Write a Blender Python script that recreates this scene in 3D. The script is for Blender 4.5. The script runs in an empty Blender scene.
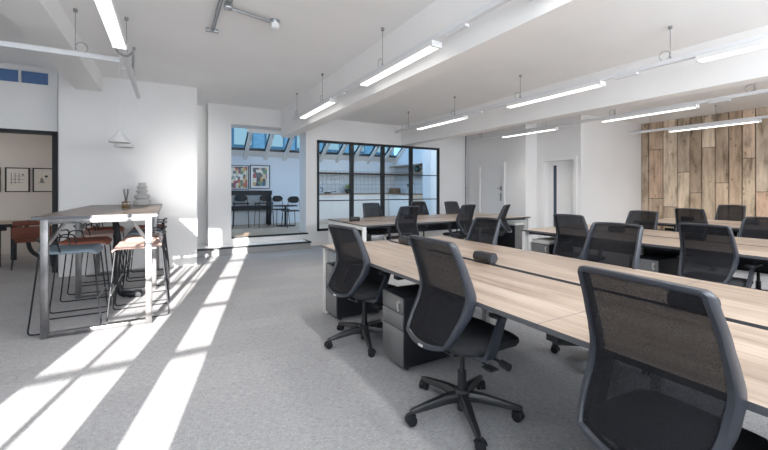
import bpy, bmesh, math, random
from mathutils import Vector, Matrix
random.seed(7)
PI = math.pi
R = math.radians
SC = bpy.context.scene
COL = SC.collection
H = 1.33                       # camera height

# ------------------------------------------------------------------ mesh builder
class MB:
    def __init__(self):
        self.v = []; self.f = []; self.m = []; self.r = []
    def face(self, idx, mi=0, rnd=0.0):
        self.f.append(tuple(idx)); self.m.append(mi); self.r.append(rnd)
    def add(self, vs, fs, mi=0, rnd=0.0, M=None):
        o = len(self.v)
        for p in vs:
            p = Vector(p)
            self.v.append(tuple(M @ p) if M is not None else tuple(p))
        for f in fs:
            self.face([o + i for i in f], mi, rnd)
        return self
    def box(self, a, b, bev=0.0, mi=0, rnd=0.0, M=None, side=None):
        x0, y0, z0 = [min(a[i], b[i]) for i in range(3)]
        x1, y1, z1 = [max(a[i], b[i]) for i in range(3)]
        if bev <= 0:
            vs = [(x0,y0,z0),(x1,y0,z0),(x1,y1,z0),(x0,y1,z0),(x0,y0,z1),(x1,y0,z1),(x1,y1,z1),(x0,y1,z1)]
            fs = [(0,3,2,1),(4,5,6,7),(0,1,5,4),(1,2,6,5),(2,3,7,6),(3,0,4,7)]
            o = len(self.v)
            self.v += [tuple(M @ Vector(p)) if M is not None else p for p in vs]
            for k, f in enumerate(fs):
                self.face([o+i for i in f], (side if (side is not None and k != 1) else mi), rnd)
            return self
        bm = bmesh.new()
        bmesh.ops.create_cube(bm, size=1.0)
        for v in bm.verts:
            v.co = Vector((x0+(v.co.x+.5)*(x1-x0), y0+(v.co.y+.5)*(y1-y0), z0+(v.co.z+.5)*(z1-z0)))
        bev = min(bev, .49*min(x1-x0, y1-y0, z1-z0))
        bmesh.ops.bevel(bm, geom=list(bm.edges), offset=bev, segments=2, profile=.5, affect='EDGES')
        self.bm(bm, mi, rnd, M); bm.free()
        return self
    def bm(self, bm, mi=0, rnd=0.0, M=None):
        bm.verts.index_update()
        self.add([v.co for v in bm.verts], [[v.index for v in f.verts] for f in bm.faces], mi, rnd, M)
    def tube(self, pts, r, n=8, closed=False, caps=True, mi=0, M=None):
        P = [Vector(p) for p in pts]; N = len(P)
        rr = r if isinstance(r, (list, tuple)) else [r]*N
        T = []
        for i in range(N):
            if closed: t = P[(i+1) % N]-P[i-1]
            elif i == 0: t = P[1]-P[0]
            elif i == N-1: t = P[-1]-P[-2]
            else: t = (P[i+1]-P[i]).normalized()+(P[i]-P[i-1]).normalized()
            T.append(t.normalized() if t.length > 1e-9 else Vector((0,0,1)))
        up = Vector((0,0,1)) if abs(T[0].z) < .9 else Vector((1,0,0))
        u = T[0].cross(up).normalized()
        vs = []
        for i in range(N):
            u = (u - T[i]*u.dot(T[i]))
            u = u.normalized() if u.length > 1e-6 else T[i].orthogonal().normalized()
            w = T[i].cross(u)
            for k in range(n):
                a = 2*PI*k/n
                vs.append(P[i]+(u*math.cos(a)+w*math.sin(a))*rr[i])
        fs = []
        for i in range(N if closed else N-1):
            j = (i+1) % N
            for k in range(n):
                l = (k+1) % n
                fs.append((i*n+k, i*n+l, j*n+l, j*n+k))
        if caps and not closed:
            fs.append(tuple(range(n-1,-1,-1))); fs.append(tuple((N-1)*n+k for k in range(n)))
        return self.add(vs, fs, mi, 0, M)
    def lathe(self, prof, c=(0,0,0), n=24, mi=0, M=None):
        vs = []; fs = []
        for (r, z) in prof:
            for k in range(n):
                a = 2*PI*k/n
                vs.append((c[0]+r*math.cos(a), c[1]+r*math.sin(a), c[2]+z))
        for i in range(len(prof)-1):
            for k in range(n):
                l = (k+1) % n
                fs.append((i*n+k, i*n+l, (i+1)*n+l, (i+1)*n+k))
        fs.append(tuple(range(n-1,-1,-1))); fs.append(tuple((len(prof)-1)*n+k for k in range(n)))
        return self.add(vs, fs, mi, 0, M)
    def cyl(self, a, b, r, n=14, mi=0, M=None):
        return self.tube([a, b], r, n, mi=mi, M=M)
    def prism(self, poly, axis, a, b, mi=0, M=None):
        n = len(poly); vs = []
        for t in (a, b):
            for (p, q) in poly:
                vs.append((t,p,q) if axis == 'x' else (p,t,q) if axis == 'y' else (p,q,t))
        fs = [tuple(range(n-1,-1,-1)), tuple(range(n,2*n))]
        for i in range(n):
            j = (i+1) % n
            fs.append((i, j, n+j, n+i))
        return self.add(vs, fs, mi, 0, M)
    def rings(self, rings, mi=0, M=None, cap=True):
        n = len(rings[0]); vs = [p for r in rings for p in r]; fs = []
        for i in range(len(rings)-1):
            for k in range(n):
                l = (k+1) % n
                fs.append((i*n+k, i*n+l, (i+1)*n+l, (i+1)*n+k))
        if cap:
            fs.append(tuple(range(n-1,-1,-1))); fs.append(tuple((len(rings)-1)*n+k for k in range(n)))
        return self.add(vs, fs, mi, 0, M)
    def mesh(self, name, mats, smooth=True, angle=35, offset=(0,0,0)):
        me = bpy.data.meshes.new(name)
        ox, oy, oz = offset
        me.from_pydata([(x-ox, y-oy, z-oz) for x, y, z in self.v], [], self.f)
        for mt in mats: me.materials.append(mt)
        me.polygons.foreach_set('material_index', self.m)
        if any(self.r):
            at = me.attributes.new('rnd', 'FLOAT', 'FACE')
            at.data.foreach_set('value', self.r)
        bm = bmesh.new(); bm.from_mesh(me)
        bmesh.ops.recalc_face_normals(bm, faces=list(bm.faces))
        bm.to_mesh(me); bm.free()
        if smooth:
            me.polygons.foreach_set('use_smooth', [True]*len(me.polygons))
            me.set_sharp_from_angle(angle=R(angle))
        me.update()
        return me

def wloc(o):
    v = Vector((0,0,0))
    while o is not None:
        v = v + o.location; o = o.parent
    return v

def obj(name, mb, mat, parent=None, local=False, smooth=True, angle=35, loc=None):
    """one mesh object.  Shapes are given in the place's own coordinates unless local."""
    mats = mat if isinstance(mat, (list, tuple)) else [mat]
    off = (0,0,0)
    if not local:
        if parent is not None: off = wloc(parent)
        elif loc is not None: off = loc
    me = mb.mesh(name, mats, smooth, angle, off)
    o = bpy.data.objects.new(name, me); COL.objects.link(o)
    if parent is not None: o.parent = parent
    elif loc is not None: o.location = loc
    return o

def tag(o, label=None, cat=None, group=None, kind=None):
    if label: o['label'] = label
    if cat: o['category'] = cat
    if group: o['group'] = group
    if kind: o['kind'] = kind
    return o

def thing(name, label, cat, loc=(0,0,0), rz=0, group=None):
    o = bpy.data.objects.new(name, None); COL.objects.link(o)
    o.empty_display_size = .1
    o.location = loc; o.rotation_euler = (0,0,rz)
    return tag(o, label, cat, group)

def struct(name, mb, mat, parent=None, label=None, **k):
    o = obj(name, mb, mat, parent, **k)
    if parent is None:
        o['kind'] = 'structure'
        o['label'] = label or name; o['category'] = name.split('_')[0]
    return o

def copy_tree(o, parent=None):
    c = o.copy(); COL.objects.link(c)
    if parent is not None: c.parent = parent
    for ch in list(o.children): copy_tree(ch, c)
    return c

# ------------------------------------------------------------------ materials
def principled(name, col, rough=.5, metal=0., spec=.5, **kw):
    m = bpy.data.materials.new(name); m.use_nodes = True
    b = m.node_tree.nodes['Principled BSDF']
    b.inputs['Base Color'].default_value = (*col, 1)
    b.inputs['Roughness'].default_value = rough
    b.inputs['Metallic'].default_value = metal
    b.inputs['Specular IOR Level'].default_value = spec
    for k, v in kw.items(): b.inputs[k].default_value = v
    return m

def nt(m): return m.node_tree, m.node_tree.nodes, m.node_tree.links, m.node_tree.nodes['Principled BSDF']

def mapping(T, N, L, scale, rot=(0,0,0), coord='Object'):
    tc = N.new('ShaderNodeTexCoord'); mp = N.new('ShaderNodeMapping')
    mp.inputs['Scale'].default_value = scale; mp.inputs['Rotation'].default_value = rot
    L.new(tc.outputs[coord], mp.inputs['Vector'])
    return mp.outputs['Vector']

def noise(N, L, vec, scale, detail=4, rough=.5):
    n = N.new('ShaderNodeTexNoise'); n.inputs['Scale'].default_value = scale
    n.inputs['Detail'].default_value = detail; n.inputs['Roughness'].default_value = rough
    L.new(vec, n.inputs['Vector']); return n.outputs['Fac']

def ramp(N, L, fac, stops):
    r = N.new('ShaderNodeValToRGB'); e = r.color_ramp.elements
    while len(e) < len(stops): e.new(.5)
    for i, (p, c) in enumerate(stops):
        e[i].position = p; e[i].color = (*c, 1)
    L.new(fac, r.inputs['Fac']); return r.outputs['Color']

def mixc(N, L, fac, a, b, mode='MIX'):
    m = N.new('ShaderNodeMix'); m.data_type = 'RGBA'; m.blend_type = mode
    for s, x in ((m.inputs[0], fac), (m.inputs[6], a), (m.inputs[7], b)):
        if isinstance(x, (int, float)): s.default_value = x
        elif isinstance(x, tuple): s.default_value = (*x, 1)
        else: L.new(x, s)
    return m.outputs[2]

def bump(N, L, B, height, strength, dist=.01):
    b = N.new('ShaderNodeBump'); b.inputs['Strength'].default_value = strength
    b.inputs['Distance'].default_value = dist
    L.new(height, b.inputs['Height']); L.new(b.outputs['Normal'], B.inputs['Normal'])

def emit(name, col, s):
    m = bpy.data.materials.new(name); m.use_nodes = True
    N = m.node_tree.nodes; L = m.node_tree.links
    N.remove(N['Principled BSDF'])
    e = N.new('ShaderNodeEmission'); e.inputs['Color'].default_value = (*col, 1); e.inputs['Strength'].default_value = s
    L.new(e.outputs[0], N['Material Output'].inputs['Surface'])
    return m

def plaster(name, col, rough=.7):
    m = principled(name, col, rough, spec=.3); T, N, L, B = nt(m)
    v = mapping(T, N, L, (1,1,1))
    n = noise(N, L, v, 1.3, 3)
    c = ramp(N, L, n, [(.3, tuple(x*.97 for x in col)), (.7, tuple(min(1, x*1.02) for x in col))])
    L.new(c, B.inputs['Base Color'])
    n2 = noise(N, L, v, 90, 3)
    bump(N, L, B, n2, .05, .004)
    return m

M_WALL = plaster('white_wall_paint', (.80,.79,.785))
M_CEIL = plaster('white_ceiling_paint', (.90,.89,.88))
M_COOLWALL = plaster('pale_blue_wall_paint', (.68,.75,.83))
M_ROOMWALL = plaster('stone_wall_paint', (.50,.45,.40))
M_TRIM = principled('white_gloss_trim', (.8,.79,.78), .35)
M_BLACK = principled('black_powder_coat', (.010,.011,.014), .55, spec=.3)
M_BLACKSOFT = principled('black_plastic', (.012,.013,.016), .42)
M_EDGE = principled('grey_edge_band', (.075,.08,.09), .45)
M_ALU = principled('satin_aluminium', (.62,.61,.59), .35, .75)
M_WHITE = principled('white_powder_coat', (.78,.78,.78), .4)
M_STEELW = principled('white_leg_coat', (.72,.71,.69), .4)

def carpet():
    m = principled('grey_woven_carpet', (.3,.3,.31), .75, spec=.25); T, N, L, B = nt(m)
    v = mapping(T, N, L, (1,1,1))
    # woven planks laid along X, colour differs a little from plank to plank
    br = N.new('ShaderNodeTexBrick'); L.new(v, br.inputs['Vector'])
    br.inputs['Scale'].default_value = 1.0
    br.inputs['Brick Width'].default_value = 1.0; br.inputs['Row Height'].default_value = .25
    br.inputs['Mortar Size'].default_value = .0012; br.offset = .37
    br.inputs['Color1'].default_value = (.365,.368,.378,1); br.inputs['Color2'].default_value = (.33,.333,.343,1)
    br.inputs['Mortar'].default_value = (.27,.27,.275,1)
    vs = mapping(T, N, L, (26,190,1)); s1 = noise(N, L, vs, 1, 4, .65)
    vs2 = mapping(T, N, L, (210,22,1)); s2 = noise(N, L, vs2, 1, 3, .6)
    big = noise(N, L, v, .55, 3)
    st = ramp(N, L, s1, [(.28,(.50,.50,.52)),(.5,(1,1,1)),(.75,(1.25,1.23,1.2))])
    c = mixc(N, L, 1., br.outputs['Color'], st, 'MULTIPLY')
    st2 = ramp(N, L, s2, [(.3,(.80,.80,.81)),(.7,(1.15,1.14,1.13))])
    c = mixc(N, L, 1., c, st2, 'MULTIPLY')
    bg = ramp(N, L, big, [(.3,(.92,.92,.93)),(.7,(1.07,1.06,1.05))])
    c = mixc(N, L, 1., c, bg, 'MULTIPLY')
    L.new(c, B.inputs['Base Color'])
    bump(N, L, B, s1, .15, .004)
    return m
M_CARPET = carpet()

def oak(name, along='y', tint=(1,1,1)):
    m = principled(name, (.5,.4,.32), .33, spec=.5); T, N, L, B = nt(m)
    sc = (14,1.1,8) if along == 'y' else (1.1,14,8)
    v = mapping(T, N, L, sc)
    w = noise(N, L, v, 1.0, 6, .6)
    sc2 = (90,2.2,20) if along == 'y' else (2.2,90,20)
    w2 = noise(N, L, mapping(T, N, L, sc2), 1.0, 4, .6)
    sc3 = (4,.5,3) if along == 'y' else (.5,4,3)
    w3 = noise(N, L, mapping(T, N, L, sc3), 1.0, 3, .5)
    k = lambda c: tuple(a*b*d for a, b, d in zip(c, tint, (.91,.885,.865)))
    c = ramp(N, L, w, [(.25,k((.23,.165,.12))),(.42,k((.38,.295,.23))),(.56,k((.49,.40,.325))),(.78,k((.60,.51,.43)))])
    c = mixc(N, L, .6, c, ramp(N, L, w2, [(.3,(.62,.60,.58)),(.7,(1.12,1.12,1.12))]), 'MULTIPLY')
    c = mixc(N, L, .7, c, ramp(N, L, w3, [(.3,(.72,.68,.65)),(.7,(1.12,1.12,1.12))]), 'MULTIPLY')
    L.new(c, B.inputs['Base Color'])
    bump(N, L, B, w2, .05, .002)
    return m
M_OAKY = oak('grey_oak_top_lengthwise', 'y')
M_OAKX = oak('grey_oak_top_crosswise', 'x')
M_DARKOAK = oak('brown_oak_top', 'y', (.30,.265,.25))
M_FLOORWOOD = oak('pale_wood_floor', 'x', (1.1,.98,.85))
M_SHELFWOOD = oak('shelf_wood', 'x', (.55,.45,.36))

def plankwood():
    m = principled('reclaimed_plank_wood', (.3,.22,.15), .75, spec=.2); T, N, L, B = nt(m)
    at = N.new('ShaderNodeAttribute'); at.attribute_name = 'rnd'
    tc = N.new('ShaderNodeTexCoord')
    off = N.new('ShaderNodeVectorMath'); off.operation = 'MULTIPLY_ADD'
    cb = N.new('ShaderNodeCombineXYZ')
    for i in range(3): L.new(at.outputs['Fac'], cb.inputs[i])
    L.new(cb.outputs[0], off.inputs[0]); off.inputs[1].default_value = (17,31,23); L.new(tc.outputs['Object'], off.inputs[2])
    mp = N.new('ShaderNodeMapping'); mp.inputs['Scale'].default_value = (5,22,1.7); L.new(off.outputs[0], mp.inputs['Vector'])
    g = noise(N, L, mp.outputs[0], 1, 7, .65)
    mp2 = N.new('ShaderNodeMapping'); mp2.inputs['Scale'].default_value = (3,5,1.6); L.new(off.outputs[0], mp2.inputs['Vector'])
    st = noise(N, L, mp2.outputs[0], 1, 5, .6)
    mp3 = N.new('ShaderNodeMapping'); mp3.inputs['Scale'].default_value = (4,9,4.5); L.new(off.outputs[0], mp3.inputs['Vector'])
    vo = N.new('ShaderNodeTexVoronoi'); vo.inputs['Scale'].default_value = .8; L.new(mp3.outputs[0], vo.inputs['Vector'])
    base = ramp(N, L, at.outputs['Fac'], [(.05,(.33,.25,.18)),(.25,(.58,.47,.35)),(.45,(.44,.325,.23)),(.62,(.60,.41,.30)),(.78,(.70,.58,.44)),(.95,(.40,.32,.25))])
    c = mixc(N, L, .85, base, ramp(N, L, g, [(.28,(.40,.35,.31)),(.48,(1,1,1)),(.72,(1.28,1.26,1.22))]), 'MULTIPLY')
    c = mixc(N, L, .8, c, ramp(N, L, st, [(.33,(.28,.24,.21)),(.47,(.85,.82,.79)),(.68,(1.25,1.22,1.2))]), 'MULTIPLY')
    c = mixc(N, L, .9, c, ramp(N, L, vo.outputs['Distance'], [(.03,(.22,.15,.1)),(.10,(.75,.7,.65)),(.18,(1,1,1))]), 'MULTIPLY')
    L.new(c, B.inputs['Base Color'])
    bump(N, L, B, g, .3, .006)
    return m
M_PLANK = plankwood()

def meshfabric():
    m = bpy.data.materials.new('black_mesh_fabric'); m.use_nodes = True
    N = m.node_tree.nodes; L = m.node_tree.links; B = N['Principled BSDF']
    B.inputs['Base Color'].default_value = (.010,.010,.012,1); B.inputs['Roughness'].default_value = .9; B.inputs['Specular IOR Level'].default_value = .15
    tr = N.new('ShaderNodeBsdfTransparent')
    tr.inputs['Color'].default_value = (.74,.78,.84,1)
    nv = noise(N, L, mapping(m.node_tree, N, L, (260,420,230)), 1.0, 2)
    wv = N.new('ShaderNodeMapRange'); wv.inputs['From Min'].default_value = .3; wv.inputs['From Max'].default_value = .7
    wv.inputs['To Min'].default_value = .905; wv.inputs['To Max'].default_value = .955; L.new(nv, wv.inputs['Value'])
    mx = N.new('ShaderNodeMixShader'); L.new(wv.outputs[0], mx.inputs[0])
    L.new(tr.outputs[0], mx.inputs[1]); L.new(B.outputs[0], mx.inputs[2])
    L.new(mx.outputs[0], N['Material Output'].inputs['Surface'])
    return m
M_MESH = meshfabric()
M_FRAME = principled('slate_plastic_frame', (.020,.024,.034), .42)
M_SEAT = principled('black_seat_fabric', (.016,.017,.02), .85)
M_BADGE = principled('pale_badge', (.6,.6,.6), .4)

def glass(name, tint=(1,1,1), gl=.10):
    m = bpy.data.materials.new(name); m.use_nodes = True
    N = m.node_tree.nodes; L = m.node_tree.links; N.remove(N['Principled BSDF'])
    tr = N.new('ShaderNodeBsdfTransparent'); tr.inputs['Color'].default_value = (*tint, 1)
    g = N.new('ShaderNodeBsdfGlossy'); g.inputs['Roughness'].default_value = .02
    lw = N.new('ShaderNodeLayerWeight'); lw.inputs['Blend'].default_value = gl
    mx = N.new('ShaderNodeMixShader')
    L.new(lw.outputs['Fresnel'], mx.inputs[0]); L.new(tr.outputs[0], mx.inputs[1]); L.new(g.outputs[0], mx.inputs[2])
    L.new(mx.outputs[0], N['Material Output'].inputs['Surface'])
    return m
M_GLASS = glass('clear_pane', (.97,.98,.98), .06)
M_SKYGLASS = glass('blue_roof_pane', (.62,.80,.92), .08)
M_BLUEPANE = principled('blue_window_pane', (.045,.10,.23), .25, **{'Emission Color': (.06,.13,.30,1), 'Emission Strength': .15})
M_SLOT = principled('slate_vision_pane', (.05,.075,.11), .15)

def louvre():
    m = bpy.data.materials.new('lit_louvre'); m.use_nodes = True
    N = m.node_tree.nodes; L = m.node_tree.links; N.remove(N['Principled BSDF'])
    e = N.new('ShaderNodeEmission'); e.inputs['Color'].default_value = (1,.975,.94,1)
    tc = N.new('ShaderNodeTexCoord'); sp = N.new('ShaderNodeSeparateXYZ'); L.new(tc.outputs['Object'], sp.inputs[0])
    a = N.new('ShaderNodeMath'); a.operation = 'MULTIPLY'; a.inputs[1].default_value = 2*PI/.045; L.new(sp.outputs['Y'], a.inputs[0])
    s = N.new('ShaderNodeMath'); s.operation = 'SINE'; L.new(a.outputs[0], s.inputs[0])
    mr = N.new('ShaderNodeMapRange'); mr.inputs['From Min'].default_value = -1; mr.inputs['From Max'].default_value = -.2
    mr.inputs['To Min'].default_value = .9; mr.inputs['To Max'].default_value = 4.5
    L.new(s.outputs[0], mr.inputs['Value']); L.new(mr.outputs[0], e.inputs['Strength'])
    L.new(e.outputs[0], N['Material Output'].inputs['Surface'])
    return m
M_LOUVRE = louvre()
M_RAIL = principled('pale_rail', (.70,.71,.73), .4)
M_WIRE = principled('hanger_steel', (.25,.25,.25), .4, .6)
M_CONDUIT = principled('galvanised_conduit', (.33,.34,.35), .35, .8)

def steel():
    m = principled('raw_steel', (.30,.30,.31), .38, .85); T, N, L, B = nt(m)
    n = noise(N, L, mapping(T, N, L, (9,9,5)), 1, 5, .6)
    L.new(ramp(N, L, n, [(.3,(.13,.13,.135)),(.7,(.30,.29,.29))]), B.inputs['Base Color'])
    return m
M_STEEL = steel()

def fabric(name, col):
    m = principled(name, col, .85, spec=.2); T, N, L, B = nt(m)
    n = noise(N, L, mapping(T, N, L, (1,1,1)), 160, 3)
    L.new(ramp(N, L, n, [(.3,tuple(c*.82 for c in col)),(.7,tuple(c*1.15 for c in col))]), B.inputs['Base Color'])
    return m
M_BLUE = fabric('slate_blue_fabric', (.17,.225,.27))
M_TERRA = fabric('terracotta_fabric', (.26,.085,.055))
M_PINK = fabric('dusty_pink_fabric', (.50,.33,.29))
M_BROWN = fabric('russet_leather', (.16,.055,.038))

def tiles():
    m = principled('white_wall_tiles', (.62,.68,.74), .25); T, N, L, B = nt(m)
    br = N.new('ShaderNodeTexBrick'); br.offset = 0
    tc = N.new('ShaderNodeTexCoord'); sp = N.new('ShaderNodeSeparateXYZ'); L.new(tc.outputs['Object'], sp.inputs[0])
    ad = N.new('ShaderNodeMath'); ad.operation = 'ADD'; L.new(sp.outputs['X'], ad.inputs[0]); L.new(sp.outputs['Y'], ad.inputs[1])
    cb = N.new('ShaderNodeCombineXYZ'); L.new(ad.outputs[0], cb.inputs[0]); L.new(sp.outputs['Z'], cb.inputs[1])
    L.new(cb.outputs[0], br.inputs['Vector'])
    br.inputs['Scale'].default_value = 1; br.inputs['Brick Width'].default_value = .15; br.inputs['Row Height'].default_value = .15
    br.inputs['Mortar Size'].default_value = .008
    br.inputs['Color1'].default_value = (.58,.64,.70,1); br.inputs['Color2'].default_value = (.64,.70,.76,1)
    br.inputs['Mortar'].default_value = (.36,.41,.47,1)
    L.new(br.outputs['Color'], B.inputs['Base Color'])
    return m
M_TILES = tiles()

def artwork(name, cols, seed, scale):
    m = principled(name, (.5,.5,.5), .5); T, N, L, B = nt(m)
    v = mapping(T, N, L, (scale*1.3, 1, scale))
    vo = N.new('ShaderNodeTexVoronoi'); vo.distance = 'CHEBYCHEV'; vo.inputs['Scale'].default_value = 1
    vo.inputs['Randomness'].default_value = .75
    ad = N.new('ShaderNodeVectorMath'); ad.inputs[1].default_value = (seed, seed*2, seed*3); L.new(v, ad.inputs[0]); L.new(ad.outputs[0], vo.inputs['Vector'])
    sp = N.new('ShaderNodeSeparateColor'); L.new(vo.outputs['Color'], sp.inputs[0])
    r = N.new('ShaderNodeValToRGB'); r.color_ramp.interpolation = 'CONSTANT'; e = r.color_ramp.elements
    while len(e) < len(cols): e.new(.5)
    for i, c in enumerate(cols): e[i].position = i/len(cols); e[i].color = (*c, 1)
    L.new(sp.outputs[0], r.inputs['Fac']); L.new(r.outputs[0], B.inputs['Base Color'])
    return m
ART = [(.05,.06,.07),(.5,.12,.07),(.75,.72,.68),(.12,.22,.14),(.62,.36,.10),(.04,.12,.22),(.55,.50,.35),(.36,.08,.10),(.10,.11,.12),(.7,.68,.6)]
M_ART1 = artwork('collage_print_warm', ART, 3.3, 11)
M_ART2 = artwork('collage_print_green', ART[3:]+ART[:3], 8.1, 8)
M_PAPER = principled('print_paper', (.56,.51,.45), .7)
M_RISER = principled('grey_step_carpet', (.27,.27,.275), .8, spec=.2)
M_MOUNT = principled('white_mount_card', (.75,.76,.78), .7)
M_CERAMIC = principled('pale_grey_ceramic', (.47,.46,.45), .55)
M_AMBER = principled('amber_glass', (.16,.10,.04), .12, **{'Transmission Weight': .35})
M_LEAF = principled('leaf_green', (.25,.34,.07), .6)
M_POT = principled('dark_pot', (.03,.03,.03), .5)
M_MUGB = principled('pale_blue_enamel', (.40,.50,.66), .3)
M_TEAL = principled('teal_glass', (.08,.2,.22), .1, **{'Transmission Weight': .5})
M_BREAD = principled('brown_bread_box', (.16,.10,.06), .5)
M_PAD = principled('white_pad_fabric', (.66,.64,.61), .8)
M_PEDF = principled('graphite_drawer_front', (.19,.192,.196), .34, .5)

def facade():
    m = principled('blue_facade_cladding', (.13,.22,.30), 1., spec=0); T, N, L, B = nt(m)
    n = noise(N, L, mapping(T, N, L, (1,1,3)), 2.0, 4)
    L.new(ramp(N, L, n, [(.3,(.015,.027,.038)),(.7,(.022,.038,.052))]), B.inputs['Base Color'])
    return m
M_FACADE = facade()
M_FACWIN = principled('pale_facade_window', (.045,.052,.052), 1., spec=0)
M_FACDARK = principled('dark_facade_band', (.008,.015,.023), 1., spec=0)

# ------------------------------------------------------------------ levels
ZC = 3.13      # ceiling over the table bay
ZR = 3.05      # ceiling over the desks
YF = 8.6       # wall with the glass partition and the opening
UF = .31       # upper floor level

# ------------------------------------------------------------------ room shell
struct('floor', MB().box((-5,-1.3,-.1),(11,8.62,0)).box((-6,8.62,-.1),(.4,11,0)), M_CARPET, label='grey woven carpet floor')
c = MB()
c.box((-1.1,-1.3,ZC),(2.3,YF+.02,ZC+.15)); c.box((-1.56,YF+.02,ZC),(2.3,9.1,ZC+.15))
c.box((-5,-1.3,3.26),(-1.1,7.9,3.40))
c.box((2.3,-1.3,ZR),(11,YF+.02,ZR+.2))
struct('ceiling', c, M_CEIL, label='white plaster ceiling')
struct('ceiling_beam', MB().box((2.2,-1.25,2.52),(2.44,YF,ZC+.01)), M_CEIL, label='white downstand ceiling beam over the first row of desks')
struct('ceiling_beam', MB().box((5.43,-1.25,2.52),(5.68,YF,ZC)), M_CEIL, label='white downstand ceiling beam over the second row of desks')
lb = MB().box((-1.27,-1.25,2.88),(-.93,7.4,3.30)); lb.box((-1.29,5.42,2.862),(-.91,5.75,2.9))
struct('ceiling_beam', lb, M_CEIL, label='white downstand ceiling beam on the left of the table bay')

# white wall behind the bar table, projecting in front of the doorway
struct('wall_table', MB().box((-1.464,7.4,0),(.415,7.62,ZC)), M_WALL, label='white wall behind the bar table')
struct('baseboard_table', MB().box((-1.464,7.388,0),(.415,7.4,.07)), M_TRIM)
# recess and pillar left of the opening
struct('wall_recess', MB().box((-1.57,8.95,0),(.75,9.1,ZC)), M_WALL)
struct('wall_return', MB().box((-1.56,7.97,0),(-1.5,9.1,ZC)), M_WALL)
struct('wall_pillar', MB().box((.69,YF,0),(1.14,9.1,ZC)), M_WALL, label='white square pillar left of the stepped opening')
# far wall round opening and glazing (opening X 1.14-2.78, glazing X 3.06-6.75)
GX0, GX1, GZ0, GZ1 = 3.05, 6.72, .335, 2.515
fw = MB()
fw.box((1.14,YF,2.735),(2.78,9.1,ZC))               # header above opening
fw.box((2.78,YF,0),(GX0,9.1,ZC))                    # pier
fw.box((GX0,YF,0),(GX1,8.75,GZ0))                   # below glazing
fw.box((GX0,YF,GZ1),(GX1,8.75,ZC))                  # above glazing
fw.box((GX1,YF,0),(7.9,8.75,ZC))                    # right of glazing
struct('wall_far', fw, M_WALL, label='white far wall round the opening and the glazed partition')
struct('baseboard_far', MB().box((2.80,YF-.014,0),(7.77,YF,.10)), M_TRIM)
# right walls: stepped out in three runs
d1 = (7.19, 8.05, 1.98); d2 = (5.43, 6.22, 2.03)
rw = MB()
rw.box((7.77,6.45,0),(7.92,d1[0],ZR)); rw.box((7.77,d1[1],0),(7.92,YF,ZR)); rw.box((7.77,d1[0],d1[2]),(7.92,d1[1],ZR))
rw.box((7.92,6.45,0),(8.19,6.60,ZR))
rw.box((8.19,5.257,0),(8.40,d2[0],ZR)); rw.box((8.19,d2[1],0),(8.40,6.60,ZR)); rw.box((8.19,d2[0],d2[2]),(8.40,d2[1],ZR))
rw.box((8.40,5.257,0),(10.9,5.40,ZR))
struct('wall_right', rw, M_WALL, label='white stepped wall with two doors')
# the plank wall
pk = MB(); y = 5.255; k = 0
cuts = [5.075,4.747,4.444,4.184,3.958,3.706,3.467,3.242,3.028,2.811,2.6,2.38,2.15,1.93,1.7,1.47,1.25,1.0,.78,.55,.3,.05,-.2,-.45,-.7,-1.0,-1.28]
hts = [[2.2],[1.1,2.35],[.9],[1.75],[1.25],[2.3,.6],[1.48,.4],[.8],[2.0,.5],[1.28],[1.78],[1.3],[2.1]]
for i, y1 in enumerate(cuts):
    zs = [0]+sorted(hts[i % len(hts)])+[ZR]
    for a, b in zip(zs, zs[1:]):
        t = random.uniform(0,.006)
        pk.box((10.78-t,y1+.010,a+.007),(10.83,y-.010,b-.007), rnd=random.uniform(.04,.98))
    y = y1
struct('wall_planks', pk, M_PLANK, label='reclaimed timber plank wall', smooth=False)
struct('wall_backing', MB().box((10.83,-1.3,0),(10.95,5.4,ZR)), M_BLACK)
# left side: doorway wall, side walls, room beyond
lw = MB()
lw.box((-5,7.85,2.24),(-1.57,7.95,2.98)); lw.box((-5,7.85,3.185),(-1.57,7.95,3.27)); lw.box((-1.68,7.85,2.98),(-1.57,7.95,3.185))
lw.box((-1.565,7.85,0),(-1.35,7.95,3.27))
struct('wall_doorway', lw, M_WALL, label='white wall above the black framed doorway')
struct('wall_left', MB().box((-5.1,-1.3,0),(-5,7.95,3.4)), M_WALL)
rm = MB().box((-6,10.67,0),(-1.4,10.8,3.2)); rm.box((-6.1,7.95,0),(-6,10.8,3.2)); rm.box((-1.62,9.1,0),(-1.5,10.7,3.2))
struct('wall_room', rm, M_ROOMWALL, label='stone coloured wall of the room beyond the doorway')
struct('ceiling_room', MB().box((-6,7.95,2.9),(-1.4,10.8,3.0)), M_ROOMWALL)
dfm = MB()
dfm.box((-5,7.83,2.205),(-1.565,7.97,2.26)); dfm.box((-1.635,7.83,0),(-1.565,7.97,2.22)); dfm.box((-5,7.83,0),(-4.93,7.97,2.22))
struct('door_3', dfm, M_BLACK, label='black metal frame of the wide doorway')
for i, (a, b) in enumerate(((-2.005,-1.685),(-2.42,-2.035),(-2.82,-2.45))):
    wn = MB().box((a-.012,7.845,2.98),(a,7.9,3.185)).box((b,7.845,2.98),(b+.012,7.9,3.185)).box((a,7.845,2.975),(b,7.9,2.988)).box((a,7.845,3.178),(b,7.9,3.19))
    w = struct('window_%d' % (4+i), wn, M_TRIM, label='small high blue window above the doorway')
    obj('pane', MB().box((a,7.87,2.985),(b,7.878,3.18)), M_BLUEPANE, w)

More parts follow.
